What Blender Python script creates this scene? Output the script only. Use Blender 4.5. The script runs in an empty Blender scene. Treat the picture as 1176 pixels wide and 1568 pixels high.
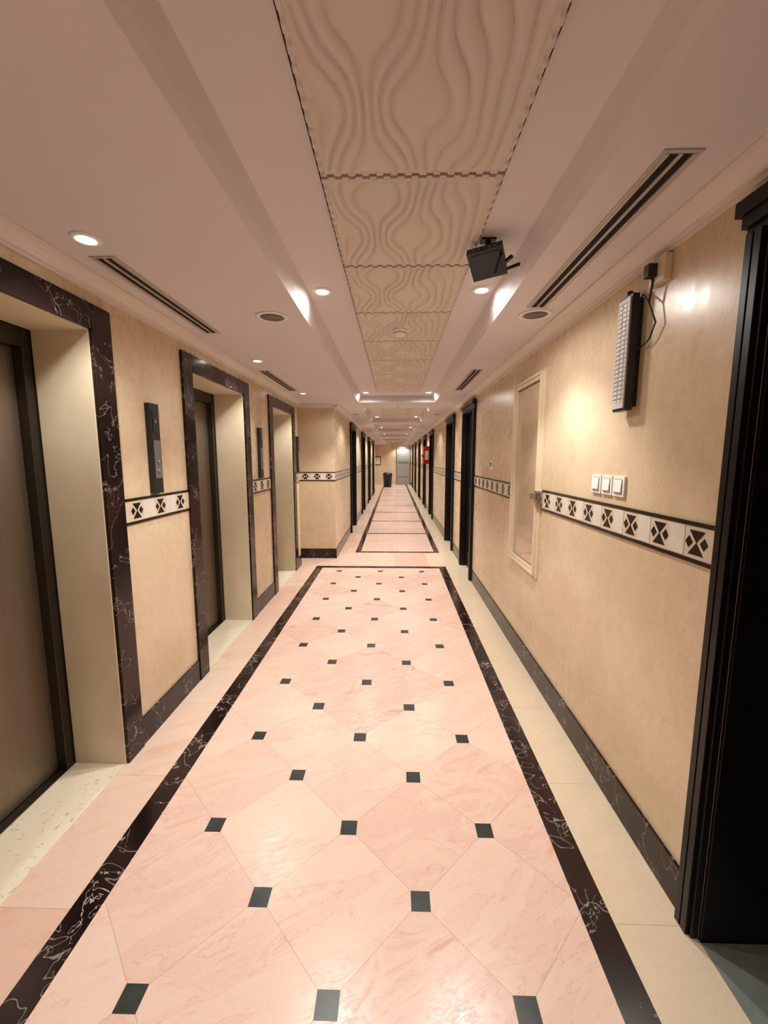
import bpy, bmesh, math, random
from mathutils import Vector, Matrix
random.seed(4)
S = bpy.context.scene
S.view_settings.view_transform = 'Standard'
S.view_settings.look = 'None'

def L(r, g, b):
    def c(v):
        v /= 255.0
        return v/12.92 if v <= 0.04045 else ((v+0.055)/1.055)**2.4
    return (c(r), c(g), c(b), 1.0)

# ---------------------------------------------------------------- node helpers
class E:
    def __init__(s, nt, sock): s.nt, s.s = nt, sock
    def _m(s, op, *o, clamp=False):
        n = s.nt.nodes.new('ShaderNodeMath'); n.operation = op; n.use_clamp = clamp
        for i, v in enumerate((s,)+o):
            if isinstance(v, E): s.nt.links.new(v.s, n.inputs[i])
            else: n.inputs[i].default_value = v
        return E(s.nt, n.outputs[0])
    def __add__(s, o): return s._m('ADD', o)
    def __sub__(s, o): return s._m('SUBTRACT', o)
    def __mul__(s, o): return s._m('MULTIPLY', o)
    def __truediv__(s, o): return s._m('DIVIDE', o)
    def lt(s, o): return s._m('LESS_THAN', o)
    def gt(s, o): return s._m('GREATER_THAN', o)
    def abs(s): return s._m('ABSOLUTE')
    def floor(s): return s._m('FLOOR')
    def frac(s): return s._m('FRACT')
    def round(s): return s._m('ROUND')
    def max(s, o): return s._m('MAXIMUM', o)
    def min(s, o): return s._m('MINIMUM', o)
    def inv(s): return E.const(s.nt, 1.0) - s
    @staticmethod
    def const(nt, v):
        n = nt.nodes.new('ShaderNodeValue'); n.outputs[0].default_value = v
        return E(nt, n.outputs[0])
    def ramp(s, a, b, c=0.0, d=1.0):
        n = s.nt.nodes.new('ShaderNodeMapRange'); n.interpolation_type = 'SMOOTHSTEP'
        s.nt.links.new(s.s, n.inputs[0])
        for i, v in zip((1, 2, 3, 4), (a, b, c, d)): n.inputs[i].default_value = v
        return E(s.nt, n.outputs[0])

def comb(nt, x, y, z):
    n = nt.nodes.new('ShaderNodeCombineXYZ')
    for i, v in enumerate((x, y, z)):
        if isinstance(v, E): nt.links.new(v.s, n.inputs[i])
        else: n.inputs[i].default_value = v
    return E(nt, n.outputs[0])

def mix(nt, f, a, b):
    n = nt.nodes.new('ShaderNodeMix'); n.data_type = 'RGBA'
    for k, v in ((0, f), (6, a), (7, b)):
        if isinstance(v, E): nt.links.new(v.s, n.inputs[k])
        else: n.inputs[k].default_value = v
    return E(nt, n.outputs[2])

def noise(nt, vec, scale, detail=3, rough=0.5, dist=0.0, scl=None):
    if scl is not None:
        m = nt.nodes.new('ShaderNodeMapping'); m.inputs['Scale'].default_value = scl
        nt.links.new(vec.s, m.inputs[0]); vec = E(nt, m.outputs[0])
    n = nt.nodes.new('ShaderNodeTexNoise')
    n.inputs['Scale'].default_value = scale; n.inputs['Detail'].default_value = detail
    n.inputs['Roughness'].default_value = rough; n.inputs['Distortion'].default_value = dist
    nt.links.new(vec.s, n.inputs['Vector'])
    return E(nt, n.outputs[0])

def white(nt, vec):
    n = nt.nodes.new('ShaderNodeTexWhiteNoise'); n.noise_dimensions = '3D'
    nt.links.new(vec.s, n.inputs['Vector'])
    return E(nt, n.outputs[0])

def mat(name, rough=0.5, metal=0.0, col=(0.8, 0.8, 0.8, 1), spec=0.5):
    m = bpy.data.materials.new(name); m.use_nodes = True
    nt = m.node_tree; b = nt.nodes['Principled BSDF']
    b.inputs['Roughness'].default_value = rough; b.inputs['Metallic'].default_value = metal
    b.inputs['Base Color'].default_value = col
    b.inputs['Specular IOR Level'].default_value = spec
    tc = nt.nodes.new('ShaderNodeTexCoord')
    obj = E(nt, tc.outputs['Object'])
    return m, nt, b, obj

def xyz(nt, v):
    n = nt.nodes.new('ShaderNodeSeparateXYZ'); nt.links.new(v.s, n.inputs[0])
    return [E(nt, n.outputs[i]) for i in range(3)]

def simple(name, col, rough=0.5, metal=0.0, var=0.06, scale=30, spec=0.5):
    m, nt, b, o = mat(name, rough, metal, col, spec)
    n = noise(nt, o, scale, 2)
    c2 = tuple(max(0, c*(1-var*2)) for c in col[:3])+(1,)
    nt.links.new(mix(nt, n, col, c2).s, b.inputs['Base Color'])
    return m

def emis(name, col, st):
    m, nt, b, o = mat(name, 0.4, 0, col)
    b.inputs['Emission Color'].default_value = col
    b.inputs['Emission Strength'].default_value = st
    return m

# ---------------------------------------------------------------- materials
def wall_stone(name, c1, c2, rough=0.3, joints=True, spec=0.4, tex=1.0):
    m, nt, b, o = mat(name, rough, spec=spec)
    x, y, z = xyz(nt, o)
    n = noise(nt, o, 1.7, 5, 0.6, 0.6)
    n2 = noise(nt, o, 20.0, 4, 0.7, 0.5, scl=(1, 1, 0.6))
    col = mix(nt, n.ramp(0.34, 0.66), c1, c2)
    col = mix(nt, n2.ramp(0.56, 0.72)*(0.20*tex), col, L(240, 226, 204))
    col = mix(nt, n2.ramp(0.44, 0.30)*(0.15*tex), col, L(176, 144, 110))
    col = mix(nt, (n-0.5).abs().ramp(0.0, 0.008, 1, 0)*(0.14*tex), col, L(168, 132, 98))
    if joints:
        a = ((x+y)/0.6).frac(); c = (z/0.38+0.16).frac()
        j = (a.lt(0.004)).max(c.lt(0.006))*0.10
        col = mix(nt, j, col, L(150, 120, 92))
    nt.links.new(col.s, b.inputs['Base Color'])
    nt.links.new(n2.ramp(0.3, 0.7, rough-0.03, rough+0.06).s, b.inputs['Roughness'])
    return m

M_wall = wall_stone('beige_marble', L(219, 198, 168), L(207, 184, 153), 0.27)
M_glasspan = wall_stone('glossy_panel_marble', L(206, 182, 154), L(186, 160, 132), 0.08, False, 0.7)
M_jamb = wall_stone('cream_stone', L(222, 209, 182), L(211, 197, 168), 0.5, False, 0.3, 0.4)

def dark_marble(name, amt, spec):
    m, nt, b, o = mat(name, 0.18, spec=spec)
    n1 = noise(nt, o, 3.5, 3, 0.55, 0.5)
    v1 = (n1-0.5).abs().ramp(0.0, 0.006, 1, 0)
    n2 = noise(nt, o, 8.0, 4, 0.6, 0.8)
    v2 = (n2-0.5).abs().ramp(0.0, 0.010, 1, 0)
    msk = noise(nt, o, 6.0, 2).ramp(0.48, 0.62)
    v = ((v1*0.45).max(v2*msk))*amt
    base = mix(nt, n1.ramp(0.35, 0.7), L(25, 13, 13), L(46, 28, 26))
    nt.links.new(mix(nt, v, base, L(215, 202, 194)).s, b.inputs['Base Color'])
    return m
M_dark = dark_marble('dark_marble', 0.5, 0.3)
M_darkf = dark_marble('dark_marble_inlay', 0.85, 0.4)

m, nt, b, o = mat('sill_marble', 0.25)
v = noise(nt, o, 38, 4, 0.7, 0.8).ramp(0.58, 0.68)
nt.links.new(mix(nt, v*0.6, L(236, 227, 204), L(160, 140, 100)).s, b.inputs['Base Color']); M_sill = m

# floor field
m, nt, b, o = mat('pink_marble_floor', 0.25, spec=0.4)
x, y, z = xyz(nt, o)
s = 0.566; cx = -0.186
u = (x-cx)/s; v = (y-1.54)/s
I = ((x-cx).abs()).lt(0.87)*y.lt(5.72)
I2 = ((x-0.055).abs()).lt(0.64)*y.gt(6.68)
field = I.max(I2)
p = u+v; q = u-v
seam = (p-p.round()).abs().min((q-q.round()).abs()).lt(0.0028)*I
idv = comb(nt, p.floor(), q.floor(), 0.0)
oid = comb(nt, x.gt(0.0), (y/0.6).floor(), 7.0)
oseam = (((y/0.6).frac()).lt(0.005))*field.inv()
seam2 = ((((y-6.72)/0.425).frac()).lt(0.012)).max((((x-0.055)/0.4).frac()).lt(0.009))*I2
wn = white(nt, mix(nt, I, oid, idv))
r3 = wn*13.0
off = comb(nt, x*wn.ramp(0.0, 1.0, 0.6, 1.5)+r3+y*0.7, y+wn*29.0-x*0.5, r3)
st = noise(nt, off, 1.8, 5, 0.62, 1.6, scl=(1.0, 2.8, 1.0))
fine = noise(nt, off, 20, 4, 0.75, 1.0, scl=(1, 3.2, 1))
col = mix(nt, wn, L(235, 204, 188), L(223, 182, 169))
col = mix(nt, st.ramp(0.36, 0.60)*0.5, col, L(236, 213, 193))
col = mix(nt, st.ramp(0.55, 0.68)*(wn.ramp(0.25, 0.95))*0.8, col, L(212, 150, 126))
col = mix(nt, (st-0.47).abs().ramp(0.0, 0.014, 1, 0)*0.30, col, L(196, 140, 122))
col = mix(nt, fine.ramp(0.50, 0.70)*0.32, col, L(202, 158, 144))
outc = mix(nt, wn, L(230, 206, 186), L(224, 184, 166))
outc = mix(nt, st.ramp(0.5, 0.72)*0.55, outc, L(217, 170, 138))
rightc = mix(nt, st, L(230, 212, 186), L(216, 196, 168))
outc = mix(nt, x.gt(0.5), outc, rightc)
col = mix(nt, field, outc, col)
col = mix(nt, seam.max(oseam).max(seam2)*0.45, col, L(150, 112, 98))
nt.links.new(col.s, b.inputs['Base Color'])
nt.links.new(fine.ramp(0.3, 0.7, 0.22, 0.36).s, b.inputs['Roughness'])
M_floor = m

def paint(name, c1, c2, rough=0.7):
    m, nt, b, o = mat(name, rough, spec=0.3)
    n = noise(nt, o, 1.3, 2)
    nt.links.new(mix(nt, n, c1, c2).s, b.inputs['Base Color'])
    return m
M_ceil = paint('ceiling_paint', L(222, 216, 218), L(214, 207, 210))
M_panel = paint('ceiling_panel_plaster', L(216, 206, 198), L(207, 196, 188), 0.4)
M_corn = paint('cornice_paint', L(226, 217, 210), L(220, 209, 202), 0.5)
M_cab = paint('cabinet_lacquer', L(224, 206, 178), L(216, 197, 168), 0.3)
M_blackwood = simple('black_lacquer_wood', L(17, 15, 15), 0.35, 0, 0.2, 14, 0.35)
M_doorleaf = simple('dark_wood_door', L(24, 20, 18), 0.4, 0, 0.25, 10, 0.35)
M_blk = simple('black_plastic', L(24, 26, 30), 0.4)
M_router = simple('router_plastic', L(26, 38, 54), 0.45)
M_void = simple('shadow_gap', L(22, 18, 16), 0.9)
M_white = simple('white_plastic', L(238, 236, 232), 0.35, 0, 0.02)
M_grey = simple('grey_plastic', L(110, 106, 104), 0.4)
M_slot = simple('diffuser_aluminium', L(190, 180, 172), 0.4, 0.0)
M_chrome = simple('chrome', L(190, 186, 180), 0.2, 1.0)
M_red = simple('red_enamel', L(170, 26, 30), 0.35)
M_endgrey = simple('grey_blue_door', L(160, 160, 156), 0.4)
M_teal = simple('grey_green_marble', L(138, 148, 142), 0.25, 0, 0.2, 12)
M_dot = simple('green_black_marble', L(66, 74, 70), 0.32, 0, 0.45, 14, 0.35)
M_lamp = emis('lamp_glow', (1, 0.97, 0.93, 1), 26)
M_ledred = emis('display_red', (1, 0.05, 0.03, 1), 0.3)
M_cream = simple('band_cream_marble', L(222, 206, 182), 0.22, 0, 0.08, 18)
M_slab = simple('band_white_marble', L(232, 224, 212), 0.22, 0, 0.12, 14)
M_bandblk = simple('band_black_marble', L(24, 18, 20), 0.2)
m, nt, b, o = mat('brushed_steel', 0.40, 0.75)
n = noise(nt, o, 4, 3, 0.6, 0, scl=(60, 60, 0.6))
nt.links.new(mix(nt, n, L(144, 130, 114), L(120, 107, 92)).s, b.inputs['Base Color'])
M_steel = m
M_steeldk = simple('dark_steel', L(74, 68, 60), 0.35, 0.8)
M_led = simple('led_lens', L(222, 222, 222), 0.25, 0, 0.1, 60)

# ---------------------------------------------------------------- mesh builder
class MB:
    def __init__(s, name, mats): s.name, s.mats, s.bm = name, mats, bmesh.new()
    def box(s, x0, x1, y0, y1, z0, z1, m=0):
        x0, x1 = min(x0, x1), max(x0, x1); y0, y1 = min(y0, y1), max(y0, y1); z0, z1 = min(z0, z1), max(z0, z1)
        vs = [s.bm.verts.new(p) for p in ((x0,y0,z0),(x1,y0,z0),(x1,y1,z0),(x0,y1,z0),(x0,y0,z1),(x1,y0,z1),(x1,y1,z1),(x0,y1,z1))]
        for f in ((3,2,1,0),(4,5,6,7),(0,1,5,4),(1,2,6,5),(2,3,7,6),(3,0,4,7)):
            s.bm.faces.new([vs[i] for i in f]).material_index = m
        return s
    def prism(s, pts, axis, a0, a1, m=0):
        def P(p, a):
            return {'y': (p[0], a, p[1]), 'x': (a, p[0], p[1]), 'z': (p[0], p[1], a)}[axis]
        A = [s.bm.verts.new(P(p, a0)) for p in pts]; B = [s.bm.verts.new(P(p, a1)) for p in pts]
        n = len(pts); fs = [s.bm.faces.new(A), s.bm.faces.new(B[::-1])]
        for i in range(n): fs.append(s.bm.faces.new((A[i], A[(i+1) % n], B[(i+1) % n], B[i])))
        for f in fs: f.material_index = m
        return s
    def lathe(s, prof, c, m=0, seg=32, axis='z', smooth=True):
        rings = []
        for r, h in prof:
            ring = []
            for i in range(seg):
                t = 2*math.pi*i/seg; a, b_ = r*math.cos(t), r*math.sin(t)
                d = {'z': (a, b_, h), 'x': (h, a, b_), 'y': (a, h, b_)}[axis]
                ring.append(s.bm.verts.new((c[0]+d[0], c[1]+d[1], c[2]+d[2])))
            rings.append(ring)
        for k in range(len(rings)-1):
            for i in range(seg):
                f = s.bm.faces.new((rings[k][i], rings[k][(i+1) % seg], rings[k+1][(i+1) % seg], rings[k+1][i]))
                f.material_index = m; f.smooth = smooth
        for e in (0, -1):
            if prof[e][0] > 1e-3: s.bm.faces.new(rings[e]).material_index = m
        return s
    def tube(s, pts, r, m=0, seg=8):
        pts = [Vector(p) for p in pts]; rings = []
        for i, p in enumerate(pts):
            d = (pts[min(i+1, len(pts)-1)]-pts[max(i-1, 0)]).normalized()
            a = d.orthogonal().normalized()
            if rings:
                a = (prev-d*prev.dot(d)).normalized()
            prev = a; b_ = d.cross(a)
            rings.append([s.bm.verts.new(p+(a*math.cos(2*math.pi*k/seg)+b_*math.sin(2*math.pi*k/seg))*r) for k in range(seg)])
        for k in range(len(rings)-1):
            for i in range(seg):
                f = s.bm.faces.new((rings[k][i], rings[k][(i+1) % seg], rings[k+1][(i+1) % seg], rings[k+1][i])); f.material_index = m; f.smooth = True
        s.bm.faces.new(rings[0]).material_index = m; s.bm.faces.new(rings[-1]).material_index = m
        return s
    def build(s, bevel=0, origin=None, recenter=True):
        bmesh.ops.recalc_face_normals(s.bm, faces=s.bm.faces[:])
        me = bpy.data.meshes.new(s.name)
        if recenter and len(s.bm.verts):
            if origin is None:
                mn = [min(v.co[i] for v in s.bm.verts) for i in range(3)]; mx = [max(v.co[i] for v in s.bm.verts) for i in range(3)]
                origin = Vector([(a+b)/2 for a, b in zip(mn, mx)])
            else: origin = Vector(origin)
            bmesh.ops.translate(s.bm, verts=s.bm.verts[:], vec=-origin)
        else: origin = Vector((0, 0, 0))
        s.bm.to_mesh(me); s.bm.free()
        for mm in s.mats: me.materials.append(mm)
        ob = bpy.data.objects.new(s.name, me); ob.location = origin
        S.collection.objects.link(ob)
        if bevel:
            md = ob.modifiers.new('bevel', 'BEVEL'); md.width = bevel; md.segments = 2; md.limit_method = 'ANGLE'
        return ob

XL, XR, XC = -1.36, 0.985, -0.90      # lobby left wall, right wall, corridor left wall
HS, HT, HW = 2.33, 2.42, 2.60         # soffit, tray, wall top
Y0, Y1 = -3.0, 24.4
YB = 6.24

# floor with inlays
F = MB('floor', [M_floor, M_darkf, M_dot])
F.box(-2.2, 1.6, Y0-0.2, Y1+0.2, -0.1, 0, 0)
zt = 0.0006
F.box(cx-0.925, cx-0.825, Y0, 5.77, -0.01, zt, 1); F.box(cx+0.825, cx+0.925, Y0, 5.77, -0.01, zt, 1)
F.box(cx-0.825, cx+0.825, 5.67, 5.77, -0.01, zt, 1)
F.box(-0.635, -0.55, 6.63, Y1, -0.01, zt, 1); F.box(0.66, 0.745, 6.63, Y1, -0.01, zt, 1)
yy = 6.63
while yy < Y1:
    F.box(-0.55, 0.66, yy, yy+0.085, -0.01, zt, 1); yy += 1.7
hd = 0.0335
for j in range(-16, 15):
    y_ = 1.54+j*s/2
    if y_ < Y0+0.1 or y_ > 5.6: continue
    for i in ((-1, 0, 1) if j % 2 == 0 else (-0.5, 0.5)):
        F.box(cx+i*s-hd, cx+i*s+hd, y_-hd, y_+hd, -0.01, zt, 2)
F.build(recenter=False)

# ---------------------------------------------------------------- left wall
lifts = [(0.93, 1.88), (2.80, 3.75), (4.62, 5.50)]
OH = 2.11
w = MB('wall_left', [M_wall, M_jamb])
prev = Y0
for a, b_ in lifts:
    w.box(-1.9, XL, prev, a, 0, HW, 0)
    w.box(-1.9, XL, a, b_, OH, HW, 0)
    w.box(-1.9, -1.70, a, b_, 0, OH, 0)
    prev = b_
w.box(-1.9, XL, prev, 5.85, 0, HW, 0)
w.box(-2.0, -1.62, 5.85, YB, 0, HW, 0)
ldoors = [(8.5, 9.4), (11.4, 12.3), (14.2, 15.1), (17.0, 17.9)]
prev = YB
for a, b_ in ldoors:
    w.box(-2.0, XC, prev, a, 0, HW); w.box(-2.0, XC-0.12, a, b_, 0, HW); w.box(-2.0, XC, a, b_, 2.15, HW); prev = b_
w.box(-2.0, XC, prev, 19.4, 0, HW)
w.box(-2.0, -1.62, 19.4, Y1, 0, HW)
w.build(recenter=False)
# ---------------------------------------------------------------- right wall
rdoors = [(5.17, 5.86), (6.88, 7.65), (10.5, 11.3), (12.9, 13.7), (15.6, 16.4), (18.6, 19.4), (21.4, 22.2)]
w = MB('wall_right', [M_wall])
w.box(XR, 1.5, Y0, 0.22, 0, HW); w.box(XR, 1.5, 0.22, 1.165, 2.14, HW); w.box(1.34, 1.5, 0.22, 1.165, 0, 2.14)
prev = 1.165
for a, b_ in rdoors:
    w.box(XR, 1.5, prev, a, 0, HW); w.box(XR+0.12, 1.5, a, b_, 0, HW); w.box(XR, XR+0.12, a, b_, 2.15, HW); prev = b_
w.box(XR, 1.5, prev, Y1, 0, HW)
w.build(recenter=False)
MB('wall_back', [M_wall]).box(-2.0, 1.5, Y0-0.2, Y0, 0, HW).build(recenter=False)
MB('wall_end', [M_wall]).box(-2.0, 1.5, Y1, Y1+0.2, 0, HW).build(recenter=False)

# ---------------------------------------------------------------- baseboards
BH, BT = 0.15, 0.012
bl = MB('baseboard_left', [M_dark])
prev = Y0
FW = 0.13
for a, b_ in lifts:
    bl.box(XL, XL+BT, prev, a-FW, 0, BH); prev = b_+FW
bl.box(XL, XL+BT, prev, 5.85, 0, BH)
bl.box(-1.62, XC+BT, YB-BT, YB, 0, BH)
prev = YB
for a, b_ in ldoors:
    bl.box(XC, XC+BT, prev, a-0.09, 0, BH); prev = b_+0.09
bl.box(XC, XC+BT, prev, 19.4, 0, BH)
bl.build(recenter=False)
br = MB('baseboard_right', [M_dark])
prev = 1.24
br.box(XR-BT, XR, Y0, 0.12, 0, BH)
for a, b_ in rdoors:
    br.box(XR-BT, XR, prev, a-0.09, 0, BH); prev = b_+0.09
br.box(XR-BT, XR, prev, Y1, 0, BH)
br.build(recenter=False)

# ---------------------------------------------------------------- dado bands
def band(name, axis, face, d, segs):
    B = MB(name, [M_cream, M_bandblk, M_slab])
    z0, z1 = 1.20, 1.335
    def bx(a0, a1, za, zb, t, m):
        if axis == 'y': B.box(face, face+d*t, a0, a1, za, zb, m)
        else: B.box(a0, a1, face, face+d*t, za, zb, m)
    for a0, a1 in segs:
        bx(a0, a1, z0+0.014, z1-0.014, 0.005, 0)
        bx(a0, a1, z0, z0+0.014, 0.007, 1); bx(a0, a1, z1-0.014, z1, 0.007, 1)
        n = max(1, int(round((a1-a0)/0.2))); st = (a1-a0)/n
        for i in range(n):
            c = a0+(i+0.5)*st; zc = (z0+z1)/2; h = 0.040
            if i < n-1: bx(c+0.056, c+st-0.056, z0+0.017, z1-0.017, 0.0062, 2)
            shapes = [[(c, zc), (c+0.034, zc+h), (c-0.034, zc+h)], [(c, zc), (c-0.034, zc-h), (c+0.034, zc-h)]]
            for sg in (-1, 1):
                shapes.append([(c+sg*0.016, zc), (c+sg*0.034, zc+0.020), (c+sg*0.050, zc), (c+sg*0.034, zc-0.020)])
            for pts in shapes:
                B.prism(pts, 'x' if axis == 'y' else 'y', face+d*0.0045, face+d*0.0065, 1)
    return B.build(recenter=False)
segs = []; prev = Y0
for a, b_ in lifts: segs.append((prev, a-FW)); prev = b_+FW
segs.append((prev, 5.85))
band('trim_1', 'y', XL, 1, segs)
band('trim_2', 'x', YB, -1, [(-1.62, XC)])
segs = []; prev = YB
for a, b_ in ldoors: segs.append((prev, a-0.09)); prev = b_+0.09
band('trim_3', 'y', XC, 1, segs+[(prev, 19.4)])
segs = [(Y0, 0.12), (1.24, 2.74), (3.42, rdoors[0][0]-0.09)]
prev = rdoors[0][1]+0.09
for a, b_ in rdoors[1:]: segs.append((prev, a-0.09)); prev = b_+0.09
band('trim_4', 'y', XR, -1, segs+[(prev, Y1)])

# ---------------------------------------------------------------- elevators
for a, b_ in lifts:
    f = MB('elevator_surround', [M_dark, M_jamb, M_sill])
    t = 0.018
    f.box(XL, XL+t, a-FW, a, 0, OH+0.11, 0); f.box(XL, XL+t, b_, b_+FW, 0, OH+0.11, 0)
    f.box(XL, XL+t, a, b_, OH, OH+0.11, 0)
    f.box(-1.615, XL+0.004, a, a+0.008, 0, OH, 1); f.box(-1.615, XL+0.004, b_-0.008, b_, 0, OH, 1)
    f.box(-1.615, XL+0.004, a, b_, OH-0.008, OH, 1)
    f.box(-1.615, XL, a+0.008, b_-0.008, 0.0, 0.004, 2)
    f.build(bevel=0.003, recenter=False)
    e = MB('elevator_door', [M_steel, M_steeldk])
    e.box(-1.70, -1.62, a, a+0.055, 0, OH, 1); e.box(-1.70, -1.62, b_-0.055, b_, 0, OH, 1)
    e.box(-1.70, -1.62, a+0.055, b_-0.055, OH-0.09, OH, 1)
    mid = (a+b_)/2
    e.box(-1.70, -1.665, a+0.055, mid-0.002, 0.008, OH-0.09, 0); e.box(-1.70, -1.665, mid+0.002, b_-0.055, 0.008, OH-0.09, 0)
    e.box(-1.70, -1.62, a+0.055, b_-0.055, 0.0, 0.006, 1)
    e.build(bevel=0.003)
def call_panel(yc):
    p = MB('elevator_call_panel', [M_blk, M_grey, M_ledred, M_chrome])
    p.box(XL, XL+0.030, yc-0.042, yc+0.042, 1.345, 1.84, 0)
    p.box(XL+0.030, XL+0.034, yc-0.030, yc+0.030, 1.43, 1.64, 1)
    p.box(XL+0.030, XL+0.033, yc-0.026, yc+0.026, 1.68, 1.80, 0)
    p.box(XL+0.033, XL+0.034, yc-0.005, yc+0.005, 1.735, 1.75, 2)
    for z in (1.47, 1.52): p.lathe([(0.011, 0), (0.011, 0.006), (0.008, 0.008)], (XL+0.034, yc, z), 3, 20, 'x')
    p.build(bevel=0.004)
for yc in (2.30, 4.14): call_panel(yc)
p = MB('elevator_call_panel', [M_blk, M_grey]); p.box(XL, XL+0.03, 5.71, 5.79, 1.345, 1.84, 0); p.box(XL+0.03, XL+0.034, 5.72, 5.78, 1.43, 1.64, 1); p.build(bevel=0.004)

# ---------------------------------------------------------------- doors
def door(k, x, d, a, b_, depth=0.10, H=2.15, aw=0.09, cp=0.055):
    D = MB('door_%d' % k, [M_blackwood, M_doorleaf, M_chrome])
    for (s0, s1) in ((a-aw, a), (b_, b_+aw)):
        D.box(x, x+d*0.022, s0, s1, 0, H+0.02, 0)
        D.box(x+d*0.022, x+d*0.034, s0+0.012, s0+0.035, 0, H, 0)
        D.box(x+d*0.022, x+d*0.034, s1-0.035, s1-0.012, 0, H, 0)
    D.box(x, x+d*0.022, a, b_, H, H+0.07, 0)
    D.box(x, x+d*0.035, a-aw-0.005, b_+aw+0.005, H+0.02, H+0.055, 0)
    D.box(x, x+d*cp, a-aw-0.02, b_+aw+0.02, H+0.055, H+0.095, 0)
    D.box(x-d*depth, x, a, a+0.012, 0, H, 0); D.box(x-d*depth, x, b_-0.012, b_, 0, H, 0)
    D.box(x-d*depth, x, a+0.012, b_-0.012, H-0.012, H, 0)
    lx = x-d*depth
    D.box(lx, lx+d*0.04, a+0.012, b_-0.012, 0.005, H-0.012, 1)
    for z0, z1 in ((0.2, 0.95), (1.1, 1.95)):
        for (p0, p1) in ((a+0.1, a+0.13), (b_-0.13, b_-0.1)): D.box(lx+d*0.04, lx+d*0.05, p0, p1, z0, z1, 1)
        D.box(lx+d*0.04, lx+d*0.05, a+0.13, b_-0.13, z0, z0+0.03, 1); D.box(lx+d*0.04, lx+d*0.05, a+0.13, b_-0.13, z1-0.03, z1, 1)
    D.tube([(lx+d*0.04, a+0.07, 1.03), (lx+d*0.08, a+0.07, 1.03), (lx+d*0.085, a+0.16, 1.03)], 0.009, 2)
    return D.build(bevel=0.003)
door(1, XR, -1, 0.22, 1.165, depth=0.34, H=2.14, aw=0.075, cp=0.045)
k = 2
for a, b_ in rdoors: door(k, XR, -1, a, b_); k += 1
for a, b_ in ldoors: door(k, XC, 1, a, b_); k += 1
MB('door_threshold', [M_teal]).box(XR, 1.28, 0.235, 1.150, 0, 0.004).build()

# ---------------------------------------------------------------- ceiling
trays = [(Y0, 6.0), (6.7, 9.3), (9.9, 12.4), (13.0, 15.6), (16.2, 18.8), (19.4, 22.0), (22.4, Y1)]
TL, TR = -0.51, 0.575
c = MB('ceiling', [M_ceil])
c.box(-2.0, TL, Y0, Y1, HS, HW-0.02); c.box(TR, 1.0, Y0, Y1, HS, HW-0.02)
c.box(TL, TR, Y0, Y1, HT, HW-0.02)
for i, (a, b_) in enumerate(trays):
    c.prism([(TL, HS), (TL, HT), (TL+0.05, HT), (TL+0.02, HS+0.03)], 'y', a, b_)
    c.prism([(TR, HS), (TR, HT), (TR-0.05, HT), (TR-0.02, HS+0.03)], 'y', a, b_)
    if i: c.box(TL, TR, trays[i-1][1], a, HS, HT)
c.build(recenter=False)

def corn_prof(x, d):
    return [(x, 2.272), (x, HS), (x+d*0.085, HS), (x+d*0.085, HS-0.010), (x+d*0.066, HS-0.014), (x+d*0.045, HS-0.024), (x+d*0.028, 2.292), (x+d*0.026, 2.284), (x+d*0.012, 2.284), (x+d*0.012, 2.272)]
MB('cornice_left', [M_corn]).prism(corn_prof(XL, 1), 'y', Y0, 5.85).prism(corn_prof(XC, 1), 'y', YB, 19.4).prism(corn_prof(YB, -1), 'x', -1.62, XC).build(recenter=False)
MB('cornice_right', [M_corn]).prism(corn_prof(XR, -1), 'y', Y0, Y1).build(recenter=False)

# central decorated panels (relief modelled)
PX0, PX1 = -0.234, 0.338
NX, NY = 260, 120
bm = bmesh.new()
pw, pl = PX1-PX0-0.008, 0.588
grid = []
t = 2*math.pi
for j in range(NY+1):
    row = []
    for i in range(NX+1):
        uu, vv = i/NX, j/NY
        ph = 12.0*uu + 0.95*math.sin(t*(vv*1.0+0.15))*math.sin(t*(uu*1.5+0.1)) + 0.45*math.sin(t*(vv*1.5+0.4))*math.sin(t*(uu*2.4+0.3))
        h = 0.013*(abs(math.sin(math.pi*ph))**0.40)-0.010
        e = min(uu, 1-uu)*pw; e2 = min(vv, 1-vv)*pl; ed = min(e, e2)
        h *= min(1.0, max(0.0, (ed-0.014)/0.012))
        if ed < 0.012: h = -0.003 if (int((uu if e2 < e else vv)*26) % 2) else 0.003
        row.append(bm.verts.new(((uu-0.5)*pw, (vv-0.5)*pl, -h)))
    grid.append(row)
for j in range(NY):
    for i in range(NX):
        f = bm.faces.new((grid[j][i], grid[j+1][i], grid[j+1][i+1], grid[j][i+1])); f.smooth = True
for loop in ([grid[0][i] for i in range(NX+1)], [grid[NY][i] for i in range(NX+1)], [grid[j][0] for j in range(NY+1)], [grid[j][NX] for j in range(NY+1)]):
    up = [bm.verts.new((v.co.x, v.co.y, 0.012)) for v in loop]
    for i in range(len(loop)-1): bm.faces.new((loop[i], loop[i+1], up[i+1], up[i]))
pm = bpy.data.meshes.new('ceiling_panel'); bm.to_mesh(pm); bm.free(); pm.materials.append(M_panel)
par = bpy.data.objects.new('decorative_ceiling_panels', None); S.collection.objects.link(par)
shadow_strips = MB('panel_shadow_strip', [M_void])  # near-black strip stands in for the shadow line around the panels
for i, (a, b_) in enumerate(trays):
    if i == 0: starts = [1.39+0.6*k_ for k_ in range(-8, 8)]
    else:
        n = int((b_-a-0.05)/0.6); st0 = (a+b_)/2-n*0.3; starts = [st0+0.6*k_ for k_ in range(n)]
    starts = [q_ for q_ in starts if q_ >= a and q_+0.6 <= b_+0.02]
    shadow_strips.box(PX0-0.003, PX1+0.003, starts[0], starts[-1]+0.6, HT-0.004, HT)
    for q_ in starts:
        o = bpy.data.objects.new('panel', pm); S.collection.objects.link(o); o.parent = par
        o.location = ((PX0+PX1)/2, q_+0.3, HT-0.018)
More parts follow.
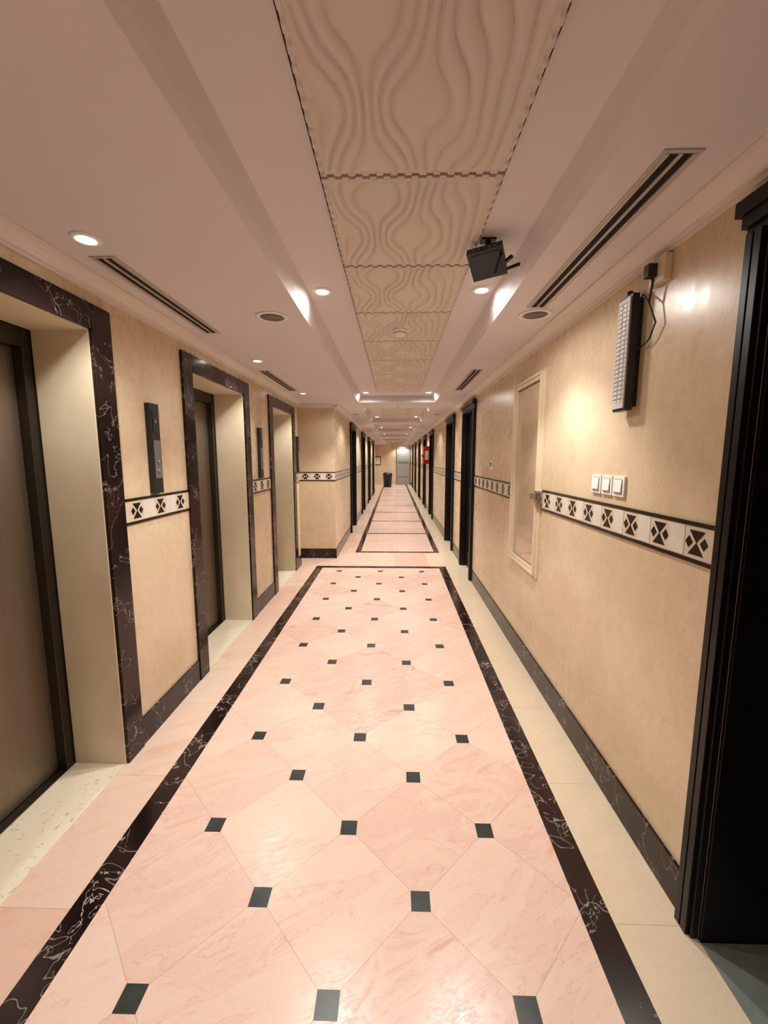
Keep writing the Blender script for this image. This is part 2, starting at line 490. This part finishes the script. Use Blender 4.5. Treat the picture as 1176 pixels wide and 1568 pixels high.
ro = shadow_strips.build(recenter=False); ro.parent = par

# ---------------------------------------------------------------- ceiling fixtures
WARM = (1.0, 0.955, 0.895)
def downlight(x, y, z, P, r=0.042, size=100, spill=0.0, blend=0.5):
    d = MB('recessed_downlight', [M_white, M_lamp])
    d.lathe([(r*0.74, 0.0), (r*0.80, -0.006), (r*1.15, -0.007), (r*1.3, -0.002), (r*1.3, 0.0)], (x, y, z), 0, 28)
    d.lathe([(0.0001, -0.0035), (r*0.78, -0.0035), (r*0.78, -0.001)], (x, y, z), 1, 24)
    ob = d.build(origin=(x, y, z))
    for nm, pw_, sz, bl_ in (('lamp', P, size, blend), ('lamp_spill', P*spill, 172, 0.3)):
        if pw_ <= 0: continue
        l = bpy.data.lights.new(nm, 'SPOT'); l.energy = pw_; l.color = WARM
        l.spot_size = math.radians(sz); l.spot_blend = bl_; l.shadow_soft_size = 0.05
        lo = bpy.data.objects.new(nm, l); S.collection.objects.link(lo); lo.parent = ob; lo.location = (0, 0, -0.030)
PW = 70
for y in (-1.6, 2.31, 5.70):  # pair behind the camera is unseen, added to light the foreground
    for x in (-0.385, 0.458): downlight(x, y, HT, PW*(0.75 if y < 0 else 1.0), spill=(0.06 if y < 0 else 0.28), size=106)
for i, (a, b_) in enumerate(trays[1:]):
    for j, y in enumerate((a+0.35, b_-0.35)):
        for kx, x in enumerate((-0.37, 0.46)):
            if i < 1: P = PW*0.6
            else: P = PW*1.2 if kx == j % 2 else 0
            downlight(x, y, HT, P, size=130)
for y in (-0.25, 1.58, 3.46, 5.15): downlight(-1.12, y, HS, PW*0.5, r=0.040, size=125, blend=0.6)

def diffuser(x, y0, y1):
    d = MB('linear_air_diffuser', [M_slot, M_void])
    z = HS
    for dx in (-0.036, -0.0, 0.036): d.box(x+dx-0.005, x+dx+0.005, y0, y1, z-0.006, z, 0)
    d.box(x-0.052, x-0.041, y0-0.012, y1+0.012, z-0.004, z, 0); d.box(x+0.041, x+0.052, y0-0.012, y1+0.012, z-0.004, z, 0)
    d.box(x-0.041, x+0.041, y0-0.012, y0, z-0.004, z, 0); d.box(x-0.041, x+0.041, y1, y1+0.012, z-0.004, z, 0)
    d.box(x-0.031, x-0.005, y0, y1, z-0.0015, z, 1); d.box(x+0.005, x+0.031, y0, y1, z-0.0015, z, 1)
    d.build()
diffuser(0.745, 1.20, 2.30); diffuser(0.745, 3.85, 4.95)
diffuser(-1.155, 1.72, 2.70); diffuser(-1.19, 3.85, 4.95)
def speaker(x, y):
    d = MB('ceiling_speaker', [M_white, M_grey])
    d.lathe([(0.066, 0), (0.066, -0.006), (0.088, -0.007), (0.092, 0.0)], (x, y, HS), 0, 36)
    d.lathe([(0.0001, -0.004), (0.03, -0.006), (0.066, -0.003), (0.066, 0)], (x, y, HS), 1, 36)
    for r in (0.02, 0.035, 0.05): d.lathe([(r, -0.003), (r, -0.0065), (r+0.002, -0.0065), (r+0.002, -0.003)], (x, y, HS), 1, 32)
    d.build()
for y in (2.42, 7.6, 12.8):
    speaker(-0.69, y); speaker(0.777, y)
d = MB('smoke_detector', [M_white, M_grey])
d.lathe([(0.055, 0), (0.055, -0.012), (0.045, -0.02), (0.040, -0.028), (0.028, -0.042), (0.0001, -0.045)], (0.034, 2.93, HT-0.016), 0, 32)
d.lathe([(0.043, -0.021), (0.0455, -0.0225), (0.041, -0.026)], (0.034, 2.93, HT-0.016), 1, 32)
d.build()
d = MB('fire_sprinkler', [M_white, M_chrome])
d.lathe([(0.035, 0), (0.035, -0.004), (0.012, -0.01), (0.01, -0.035), (0.0001, -0.036)], (0.05, 6.3, HS), 0, 20)
d.lathe([(0.02, -0.048), (0.02, -0.045), (0.003, -0.044), (0.003, -0.034)], (0.05, 6.3, HS), 1, 16)
d.build()

# ---------------------------------------------------------------- router
r = MB('wifi_router', [M_router, M_grey, M_bandblk])
r.box(-0.070, 0.070, -0.066, 0.066, -0.013, 0.013, 0)
r.box(-0.056, 0.056, -0.052, 0.052, -0.015, -0.013, 0)
for i in range(5): r.box(-0.045+i*0.02, -0.036+i*0.02, -0.067, -0.066, -0.006, 0.004, 1)
def blade(p0, p1, w_):
    r.tube([p0, tuple((Vector(p0)*0.7+Vector(p1)*0.3))], 0.005, 2)
    r.tube([tuple((Vector(p0)*0.72+Vector(p1)*0.28)), p1], w_, 2, 6)
blade((0.060, 0.055, 0), (0.125, 0.010, -0.045), 0.007)
blade((0.062, -0.03, -0.010), (0.045, -0.045, -0.135), 0.006)
blade((0.066, 0.02, -0.005), (0.098, -0.012, -0.02), 0.009)
ro = r.build(bevel=0.003, origin=(0, 0, 0))
ro.rotation_euler = (math.radians(-28), math.radians(-4), math.radians(-24))
ro.location = (0.378, 1.81, 2.335)
br_ = MB('mount_bracket', [M_blk]); br_.box(-0.01, 0.01, -0.01, 0.01, 0, 0.08, 0); br_.box(-0.03, 0.03, -0.02, 0.02, 0.078, 0.085, 0)
bo = br_.build(origin=(0, 0, 0)); bo.parent = ro
bo.matrix_parent_inverse = Matrix.Identity(4)
bo.rotation_euler = ro.rotation_euler.to_matrix().inverted().to_euler()

# ---------------------------------------------------------------- right wall objects
e = MB('emergency_light', [M_blk, M_led, M_white, M_grey])
ya, yb = 1.735, 1.83
e.box(XR-0.022, XR, ya+0.01, yb-0.01, 1.75, 2.17, 0)
e.box(XR-0.050, XR-0.022, ya, yb, 1.735, 2.185, 0)
e.box(XR-0.057, XR-0.050, ya+0.006, yb-0.006, 1.745, 2.175, 1)
for i in range(22):
    z = 1.77+i*0.0178
    for yy in (ya+0.032, yb-0.032): e.box(XR-0.0595, XR-0.057, yy-0.010, yy+0.010, z, z+0.009, 2)
    e.box(XR-0.0585, XR-0.057, ya+0.010, yb-0.010, z+0.011, z+0.0135, 3)
e.lathe([(0.012, 0), (0.012, 0.02), (0.006, 0.024)], (XR-0.035, yb-0.045, 2.185), 0, 16)
e.tube([(XR-0.03, ya+0.02, 2.15), (XR-0.02, ya-0.02, 2.17), (XR-0.03, 1.66, 2.12), (XR-0.02, 1.625, 2.04), (XR-0.018, 1.66, 1.99), (XR-0.02, ya+0.01, 1.96)], 0.0035, 0)
e.tube([(XR-0.03, 1.66, 2.12), (XR-0.03, 1.645, 2.19), (XR-0.045, 1.640, 2.215)], 0.0045, 0)
e.tube([(XR-0.02, yb-0.01, 2.10), (XR-0.015, yb+0.06, 2.06), (XR-0.012, yb+0.075, 2.01), (XR-0.015, yb+0.04, 1.985), (XR-0.02, yb-0.01, 1.99)], 0.0025, 0)
e.box(XR-0.060, XR-0.028, 1.625, 1.655, 2.20, 2.245, 0)
e.build(bevel=0.002)
so = MB('wall_socket', [M_cab, M_grey]); so.box(XR-0.028, XR, 1.585, 1.675, 2.175, 2.265, 0); so.build(bevel=0.003)
for yc in (1.815, 1.915, 2.015):
    sw = MB('light_switch', [M_white, M_grey])
    sw.box(XR-0.010, XR, yc-0.044, yc+0.044, 1.375, 1.463, 0)
    sw.box(XR-0.0115, XR-0.010, yc-0.031, yc+0.031, 1.388, 1.450, 1)
    sw.prism([(XR-0.010, 1.39), (XR-0.018, 1.395), (XR-0.012, 1.448), (XR-0.010, 1.448)], 'y', yc-0.029, yc+0.029, 0)
    sw.build(bevel=0.0015)
sw = MB('thermostat', [M_white, M_grey]); sw.box(XR-0.012, XR, 4.15, 4.24, 1.43, 1.52, 0); sw.box(XR-0.016, XR-0.012, 4.17, 4.22, 1.46, 1.50, 1); sw.build(bevel=0.002)
# access cabinet
c = MB('wall_hose_cabinet', [M_cab, M_glasspan, M_chrome, M_void])
a, b_, z0, z1 = 2.76, 3.40, 0.72, 2.12; fw = 0.058
def ring(t, i, o_, m):
    c.box(XR-t, XR, a+i, a+o_, z0+i, z1-i, m); c.box(XR-t, XR, b_-o_, b_-i, z0+i, z1-i, m)
    c.box(XR-t, XR, a+o_, b_-o_, z0+i, z0+o_, m); c.box(XR-t, XR, a+o_, b_-o_, z1-o_, z1-i, m)
ring(0.016, 0, 0.018, 0); ring(0.038, 0.018, 0.034, 0); ring(0.028, 0.034, fw, 0)
c.box(XR-0.003, XR, a+fw, b_-fw, z0+fw, z1-fw, 3)
c.box(XR-0.006, XR-0.003, a+fw+0.006, b_-fw-0.006, z0+fw+0.006, z1-fw-0.006, 1)
c.box(XR-0.044, XR-0.002, a-0.035, a+0.028, 1.245, 1.325, 2)
c.box(XR-0.056, XR-0.044, a-0.02, a+0.075, 1.265, 1.305, 2)
c.build(bevel=0.003)

c = MB('fire_alarm_cabinet', [M_red, M_white]); c.box(XR-0.16, XR, 11.75, 12.15, 1.38, 1.88, 0); c.box(XR-0.12, XR-0.02, 11.74, 11.75, 1.5, 1.75, 1); c.lathe([(0.05, 0), (0.05, -0.03), (0.02, -0.04)], (XR-0.16, 11.95, 1.62), 0, 20, 'x'); c.build(bevel=0.01)

# far end
c = MB('door_%d' % k, [M_endgrey, M_grey, M_chrome])
ye = Y1
c.box(0.12, 0.16, ye-0.03, ye, 0, 2.1, 1); c.box(0.90, 0.94, ye-0.03, ye, 0, 2.1, 1); c.box(0.12, 0.94, ye-0.03, ye, 2.1, 2.14, 1)
c.box(0.16, 0.90, ye-0.02, ye, 0.01, 2.1, 0)
for z in (0.45, 1.25, 1.32): c.box(0.2, 0.86, ye-0.026, ye-0.02, z, z+0.03, 1)
c.build()
c = MB('framed_notice', [M_blackwood, M_white]); c.box(-1.20, -0.80, ye-0.025, ye, 1.15, 1.65, 0); c.box(-1.16, -0.84, ye-0.028, ye-0.025, 1.19, 1.61, 1); c.build()
c = MB('trash_bin', [M_blk, M_grey])
c.lathe([(0.19, 0), (0.21, 0.02), (0.25, 0.66), (0.26, 0.67), (0.265, 0.70), (0.24, 0.74), (0.12, 0.80), (0.0001, 0.81)], (-0.36, 22.4, 0), 0, 28)
c.box(-0.44, -0.28, 22.14, 22.16, 0.68, 0.73, 1)
c.build()

# ---------------------------------------------------------------- world & camera
wd = bpy.data.worlds.new('world'); S.world = wd; wd.use_nodes = True
wd.node_tree.nodes['Background'].inputs[0].default_value = (0.02, 0.02, 0.022, 1)
cam = bpy.data.cameras.new('camera'); co = bpy.data.objects.new('camera', cam); S.collection.objects.link(co)
cam.sensor_fit = 'VERTICAL'; cam.sensor_height = 36.0; cam.lens = 36.0*630/1568
cam.clip_start = 0.02
co.location = (0, 0, 1.54)
co.rotation_euler = (math.radians(90-7.43), 0, math.radians(1.42))
S.camera = co
